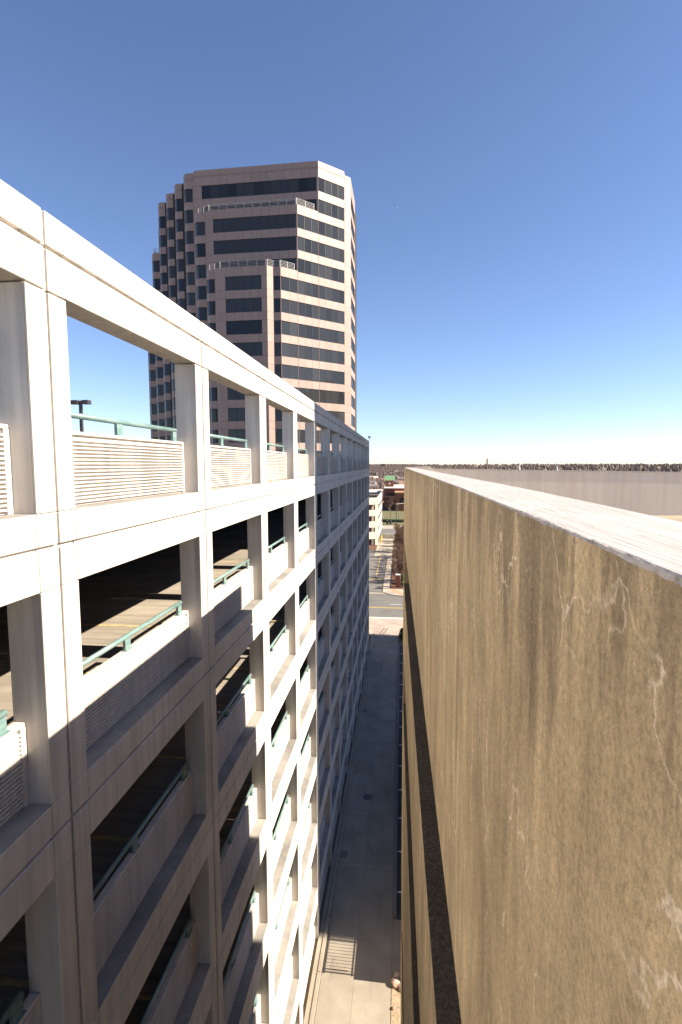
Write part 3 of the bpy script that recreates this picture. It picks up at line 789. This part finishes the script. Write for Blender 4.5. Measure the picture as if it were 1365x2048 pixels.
for i, x in enumerate((-4.9, -3.75)):
    b_ = thing('litter_bin', ('black round litter bin on the far sidewalk, left of two', 'grey round litter bin on the far sidewalk, right of two')[i], 'bin', (x, 192, .1), group='litter bins by the lawn')
    m = MB(); m.tube([(0, 0, 0), (0, 0, .25), (0, 0, 1.15), (0, 0, 1.3)], [.32, .4, .42, .3], 12); m.obj('body', ('rail_black', 'bronze')[i], b_)
    m = MB(); m.tube([(0, 0, 1.3), (0, 0, 1.38)], [.34, .2], 12); m.obj('lid', 'rail_black', b_)
for i in range(3):
    b_ = thing('bollard', ('nearest', 'middle', 'farthest')[i] + ' yellow steel bollard along the side of the cream garage', 'bollard', (-5.45, 146 + i * 3.2, 0), group='yellow bollards by the cream garage')
    m = MB(); m.tube([(0, 0, 0), (0, 0, 1.2), (0, 0, 1.32)], [.16, .16, .08], 10); m.obj('post', 'ysign', b_)

# ------------------------------------------------------------------ vegetation
def bare_tree(name, label, seed, h, multi=1, spread=.5, loc=(0, 0, 0), group=None, depth=5, twig=.02):
    R = random.Random(seed); T = thing(name, label, 'tree', loc, 0, group)
    wood, tw = MB(), MB()
    def grow(p, d, L, r, lev):
        e = p + d * L
        if lev <= 2: wood.tube([tuple(p), tuple(p + d * L * .55 + Vector((R.uniform(-1, 1), R.uniform(-1, 1), 0)) * L * .04), tuple(e)], [r, r * .82, r * .62], 5, cap=False)
        else:
            a = d.orthogonal().normalized() * r * 1.3; b = d.cross(a).normalized() * r * 1.3
            tw.tri(tuple(p - a), tuple(p + a), tuple(e)); tw.tri(tuple(p - b), tuple(p + b), tuple(e))
        if lev >= depth: return
        for i in range(R.choice((2, 3, 3)) + (1 if lev >= 3 else 0)):
            ax = Vector((R.uniform(-1, 1), R.uniform(-1, 1), R.uniform(-.2, .5)))
            nd = (d + ax * R.uniform(.35, .8) * (spread / .5) + Vector((0, 0, .16))).normalized()
            grow(p + d * L * R.uniform(.55, 1.0), nd, L * R.uniform(.58, .82), max(r * .58, twig * .5), lev + 1)
    for i in range(multi):
        a = R.uniform(0, 6.28)
        d = Vector((math.cos(a) * .28, math.sin(a) * .28, 1)).normalized() if multi > 1 else Vector((R.uniform(-.05, .05), R.uniform(-.05, .05), 1)).normalized()
        grow(Vector((math.cos(a), math.sin(a), 0)) * (.1 if multi > 1 else 0), d, h * .30, h * (.012 if multi > 1 else .018), 0)
    wood.obj('trunk', 'bark', T); tw.obj('crown', 'twig', T)
    return T
RT = random.Random(5)
spots = [(RT.uniform(-1.15, -.55), 96 + i * 5.0, RT.uniform(3.4, 4.4)) for i in range(14)] + [(RT.uniform(.1, .9), 98 + i * 5.2, RT.uniform(3.8, 4.8)) for i in range(13)] + [(RT.uniform(3.0, 6.5), 97 + i * 8.5, RT.uniform(7.5, 9.5)) for i in range(8)]
protos = [bare_tree('bare_tree', 'x', 11 + i, 5.0, 5, .5, group='bare trees beside the far sidewalk', depth=5, twig=.034) for i in range(3)]
used = set()
for i, (x, y, h) in enumerate(spots):
    k = i % 3
    T = protos[k] if k not in used else copy_tree(protos[k]); used.add(k)
    T.location = (x, y, .09); T.rotation_euler = (0, 0, i * 1.9); T.scale = (h / 5.6, h / 5.6, h / 4.6)
    row, pos = (('front', i) if i < 14 else ('middle', i - 14) if i < 27 else ('tall back', i - 27))
    T['label'] = 'leafless brown multi-stem tree, %s from the brick pillar in the %s row' % (('first', 'second', 'third', 'fourth', 'fifth', 'sixth', 'seventh', 'eighth', 'ninth', 'tenth', 'eleventh', 'twelfth', 'thirteenth', 'fourteenth')[pos], row)
    T['group'] = 'bare trees beside the far sidewalk'
big = bare_tree('bare_tree', 'wide leafless brown tree on the lawn in front of the brick hall', 41, 10.5, 1, .62, (-4.2, 214, 0), depth=6, twig=.05)
bare_tree('bare_tree', 'slim leafless tree on the lawn right of the wide one', 45, 8.5, 1, .4, (-1.0, 208, 0), depth=5, twig=.05)

def shrub(name, label, c, rx, ry, rz_, n, size, mat, group=None, seed=1):
    R = random.Random(seed); T = thing(name, label, 'shrub', c, 0, group); m = MB()
    for i in range(n):
        d = Vector((R.gauss(0, 1), R.gauss(0, 1), R.gauss(0, 1))).normalized() * R.uniform(.55, 1.0)
        d *= 1 + .25 * noise.noise(d * 2.3 + Vector((seed, 0, 0)))
        p = Vector((d.x * rx, d.y * ry, max(.03, d.z * rz_ + rz_ * .8)))
        a = Vector((R.gauss(0, 1), R.gauss(0, 1), R.gauss(0, 1))).normalized() * size * R.uniform(.6, 1.3); b = a.orthogonal().normalized() * size * .5
        m.quad(tuple(p - a), tuple(p + b), tuple(p + a), tuple(p - b))
    m.obj('foliage', mat, T)
    s_ = MB()
    for i in range(4): s_.tube([(R.uniform(-.1, .1), R.uniform(-.1, .1), 0), (R.uniform(-.5, .5) * rx, R.uniform(-.5, .5) * ry, rz_)], .02, 5)
    s_.obj('stem', 'bark', T); return T
shrub('green_shrub', 'bright green shrub at the street end of the parking lot kerb', (.55, 65.0, 0), .75, 1.3, .8, 2600, .10, 'leaf', seed=3)
shrub('green_shrub', 'dark green shrub behind the brick pillar', (.75, 95.5, .1), .8, 1.2, 1.0, 2200, .11, 'leaf', seed=5)
shrub('green_shrub', 'small green shrub just right of the brick pillar', (.6, 93.3, .1), .5, .5, .55, 900, .09, 'leaf', seed=8)
hd = thing('clipped_hedge', 'long dark clipped hedge along the front of the lawn', 'hedge', (0, 0, 0))
R = random.Random(4); m = MB()
for i in range(5000):
    p = Vector((R.uniform(-9.2, 14), R.uniform(198.2, 199.7), R.uniform(.05, 1.15))); a = Vector((R.gauss(0, 1), R.gauss(0, 1), R.gauss(0, 1))).normalized() * .22; b = a.orthogonal().normalized() * .12
    m.quad(tuple(p - a), tuple(p + b), tuple(p + a), tuple(p - b))
m.obj('foliage', 'pine', hd)
m = MB(); m.box(-9.1, 13.9, 198.5, 199.4, 0, .9); m.obj('hedge_core', 'pine', hd)

# rocks in the planter by the alley
for i, (x, y, s_) in enumerate([(-.10, 20.55, .20), (.02, 20.90, .17), (.16, 20.40, .18), (.24, 20.75, .15), (-.16, 19.55, .08), (.1, 18.8, .10)]):
    bm = bmesh.new(); bmesh.ops.create_icosphere(bm, subdivisions=3, radius=s_)
    for v in bm.verts:
        v.co *= 1 + .28 * noise.noise(v.co * 5 / (s_ * 5) + Vector((i * 7, 0, 0)))
        v.co.z *= .75
    me = bpy.data.meshes.new('boulder'); bm.to_mesh(me); bm.free(); me.materials.append(MAT['rock'])
    put('boulder', me, None, (x, y, .05 + s_ * .4), label=('pinkish tan boulder nearest the alley corner of the planter', 'pinkish tan boulder behind the corner boulder of the planter', 'rounded boulder right of the planter corner, half hidden by the tan building', 'small boulder tucked behind the tan building edge', 'pale small stone on the planter soil beside the alley slabs', 'small loose stone in the planter soil close to the tan building')[i], cat='boulder', group='planter boulders')

# far houses and sheds
def house(i, x, y, w, d, h, rh, wallm, roofm, rz=0.0, label=''):
    z0 = terr(x, y)
    T = thing('house', label, 'house', (x, y, z0), rz, 'houses among the far trees')
    m = MB(); m.box(-w / 2, w / 2, -d / 2, d / 2, 0, h); m.tri((-w / 2, -d / 2, h), (-w / 2, d / 2, h), (-w / 2, 0, h + rh)); m.tri((w / 2, d / 2, h), (w / 2, -d / 2, h), (w / 2, 0, h + rh)); m.obj('wall', wallm, T)
    m = MB(); o_ = .4
    m.quad((-w / 2 - o_, -d / 2 - o_, h - .2), (w / 2 + o_, -d / 2 - o_, h - .2), (w / 2 + o_, 0, h + rh + .1), (-w / 2 - o_, 0, h + rh + .1))
    m.quad((w / 2 + o_, d / 2 + o_, h - .2), (-w / 2 - o_, d / 2 + o_, h - .2), (-w / 2 - o_, 0, h + rh + .1), (w / 2 + o_, 0, h + rh + .1)); m.obj('roof', roofm, T)
    for k in range(max(2, int(w / 4))):
        m = MB(); xx = -w / 2 + (k + .5) * w / max(2, int(w / 4)); m.box(xx - .6, xx + .6, -d / 2 - .06, -d / 2 + .02, 1.0, 2.5); m.obj('window', 'glass', T)
hs = [(-17, 322, 11, 9, 4, 3, 'siding2', 'shingle2'), (-22, 365, 12, 9, 5, 3, 'siding', 'shingle'), (-12, 392, 10, 9, 4, 3, 'siding2', 'shingle2'), (3, 345, 10, 8, 5, 3.4, 'siding2', 'copper'), (4, 420, 12, 9, 5, 3.5, 'siding', 'shingle2'), (-27, 440, 13, 10, 5, 3, 'siding', 'shingle'),
      (-5, 470, 11, 9, 4.5, 3, 'siding2', 'shingle'), (-20, 520, 13, 9, 5, 3, 'siding', 'shingle2'), (2, 560, 12, 10, 5, 3, 'siding2', 'shingle'), (-34, 600, 16, 10, 5, 3, 'siding', 'roofwhite'), (-10, 640, 13, 9, 5, 3, 'siding', 'shingle'), (-26, 760, 30, 14, 7, 2, 'siding', 'roofwhite'), (-6, 900, 40, 16, 8, 2, 'siding', 'roofwhite')]
words = ['tan house nearest behind the brick hall roof', 'white house left of the clock tower', 'tan house just above the green tower roof', 'tan house with copper roof right of the clock tower', 'white house with brown roof far right of the clock tower', 'white grey-roofed house at the garage edge', 'tan grey-roofed house among bare trees', 'white brown-roofed house among bare trees', 'tan house in the far wood right of the tower', 'long white house with pale roof at the garage edge', 'white house in the far wood above the tower', 'long white building in the far wood on the left', 'farthest long white building below the ridge']
for i, a in enumerate(hs): house(i, *a, rz=rnd.uniform(-.3, .3), label=words[i])
wh = thing('warehouse', 'long low warehouse with pale roof behind the cream garage', 'warehouse', (-22, 285, 0))
m = MB(); m.box(-26, 11, 0, 30, 0, 6.2); m.obj('wall', 'siding2', wh)
m = MB(); m.box(-26.3, 11.3, -.3, 30.3, 6.2, 6.7); m.obj('roof', 'roofwhite', wh)
for k in range(7):
    m = MB(); m.box(-24 + k * 5, -20.5 + k * 5, -.06, .02, 1.5, 4.0); m.obj('window', 'glass', wh)
fo = thing('far_office', 'small dark office building breaking the far ridge line', 'office', (-62, 1850, terr(-62, 1850)))
m = MB(); m.box(-7, 7, 0, 14, 0, 16.5); m.obj('wall', 'shingle', fo)
m = MB(); m.box(-7.3, 7.3, -.3, 14.3, 16.5, 17.5); m.obj('roof', 'shingle', fo)
for k in range(4):
    m = MB(); m.box(-6.5, 6.5, -.1, .05, 2 + k * 3.6, 4 + k * 3.6); m.obj('window', 'glass', fo)
# chimney stack and two steeples on the right skyline
def on_ray(px, dist):
    ang = math.atan2(px - 682.5, 1088.17) - YAW
    return dist * math.sin(ang), dist * math.cos(ang)
x, y = on_ray(974, 820)
cs = thing('chimney_stack', 'slim brown brick chimney stack on the right skyline', 'chimney', (x, y, terr(x, y)))
m = MB(); m.tube([(0, 0, 0), (0, 0, 27.5)], [1.5, .95], 14); m.obj('shaft', 'shingle2', cs)
m = MB(); m.tube([(0, 0, 27.5), (0, 0, 28.3)], [1.1, 1.1], 14); m.obj('rim', 'shingle', cs)
for px, hh, lb in ((1038, 20.5, 'white church steeple near the chimney stack'), (1113, 19.6, 'white church steeple farther right on the skyline')):
    x, y = on_ray(px, 700); sp = thing('church_steeple', lb, 'steeple', (x, y, terr(x, y)), group='church steeples on the skyline')
    m = MB(); m.box(-1.5, 1.5, -1.5, 1.5, 0, hh - 6.5); m.obj('belfry', 'siding', sp)
    m = MB(); m.tube([(0, 0, hh - 6.5), (0, 0, hh)], [1.75, .05], 8, cap=False); m.obj('spire', 'roofwhite', sp)
x, y = on_ray(945, 560); fb = thing('flat_building', 'low pale flat-roofed building left of the chimney stack', 'building', (x, y, terr(x, y)))
m = MB(); m.box(-22, 10, 0, 20, 0, 15); m.obj('wall', 'siding', fb)
m = MB(); m.box(-22.3, 10.3, -.3, 20.3, 15, 15.6); m.obj('roof', 'roofwhite', fb)
for k in range(8):
    m = MB(); m.box(-21 + k * 3.8, -18.6 + k * 3.8, -.06, .02, 9, 12); m.obj('window', 'glass', fb)

# the winter wood that runs to the horizon: one mass of twiggy crowns
R = random.Random(21); m = MB(); ev = MB()
OCT = [(1, 0, 0), (.31, .95, 0), (-.81, .59, 0), (-.81, -.59, 0), (.31, -.95, 0)]
def crown(mb, x, y, z, w, h, n, s):
    i0 = len(mb.v)
    for zz, rr in ((.25, .42), (.52, .62), (.76, .42)):
        for a_, b_, _ in OCT: mb.v.append((x + a_ * w * rr * R.uniform(.75, 1.15), y + b_ * w * rr * R.uniform(.75, 1.15), z + h * (zz + R.uniform(-.05, .05))))
    mb.v.append((x, y, z + h * .9)); mb.v.append((x, y, z))
    for r_ in (0, 1):
        for k in range(5): mb.f.append((i0 + r_ * 5 + k, i0 + r_ * 5 + (k + 1) % 5, i0 + r_ * 5 + 5 + (k + 1) % 5, i0 + r_ * 5 + 5 + k)); mb.mi.append(0)
    for k in range(5):
        mb.f.append((i0 + 10 + k, i0 + 10 + (k + 1) % 5, i0 + 15)); mb.mi.append(0)
        mb.f.append((i0 + (k + 1) % 5, i0 + k, i0 + 16)); mb.mi.append(0)
    for i in range(n):
        d = Vector((R.gauss(0, 1), R.gauss(0, 1), R.gauss(0, 1))).normalized() * R.uniform(.3, 1) ** .6
        p = Vector((x + d.x * w, y + d.y * w, z + h * .58 + d.z * h * .42))
        a = Vector((R.gauss(0, 1), R.gauss(0, 1), R.gauss(0, .8) + .9)).normalized() * s * R.uniform(.6, 1.6); b = a.orthogonal().normalized() * s * R.uniform(.12, .4)
        mb.tri(tuple(p - b), tuple(p + b), tuple(p + a))
def okspot(x, y):
    for h_ in hs:
        if abs(x - h_[0] * 1.0) < h_[2] * .8 and -30 < y - h_[1] < 12 and h_[1] < 700: return R.random() < .25
    return True
for i in range(7500):
    u = R.random(); dist = 300 + 3200 * u ** 1.7
    if R.random() < .38: ang = math.radians(R.uniform(-5, 1.5))
    else: ang = math.radians(R.uniform(-30, 33))
    x, y = dist * math.sin(ang), dist * math.cos(ang)
    if y < 312 or not okspot(x, y): continue
    if dist < 420 and -10 < x < 46: continue
    hgt = R.uniform(9, 15) * (1.0 if dist > 700 else .72); w = hgt * R.uniform(.28, .42)
    n = 120 if dist < 700 else (90 if dist < 1500 else 60); s = .8 if dist < 700 else (1.1 if dist < 1500 else 1.7)
    if R.random() < .035: crown(ev, x, y, terr(x, y) - 2, w * .8, hgt, n * 2, s)
    else: crown(m, x, y, terr(x, y) - 1, w, hgt, n, s)
m.obj('winter_wood', 'wood', label='brown leafless wood running to the horizon', cat='wood', kind='stuff')
ev.obj('evergreens', 'pine', label='scattered dark evergreens in the far wood', cat='evergreens', kind='stuff')

# ------------------------------------------------------------------ the day moon
bm = bmesh.new(); mo = MB(); RM = 17.0
def sph(lo, la): return (math.sin(lo) * math.cos(la), -math.cos(lo) * math.cos(la), math.sin(la))
for i in range(16):
    for j in range(6):
        la0, la1 = math.radians(-80 + i * 10), math.radians(-70 + i * 10); lo0, lo1 = math.radians(52 + j * 6), math.radians(58 + j * 6)
        mo.quad(*[tuple(Vector(sph(a, b)) * RM) for a, b in ((lo0, la0), (lo1, la0), (lo1, la1), (lo0, la1))])
bm.free()
v = (_f * 1088.17 + _r2 * (790 - 682.5) - _u2 * (417 - 1024)).normalized() * 4000
o = mo.obj('moon', 'moonm', None, smooth=True, loc=(v.x, v.y, v.z + H), kind='structure')
o.rotation_euler = (0, math.radians(-25), -math.atan2(v.x, v.y))
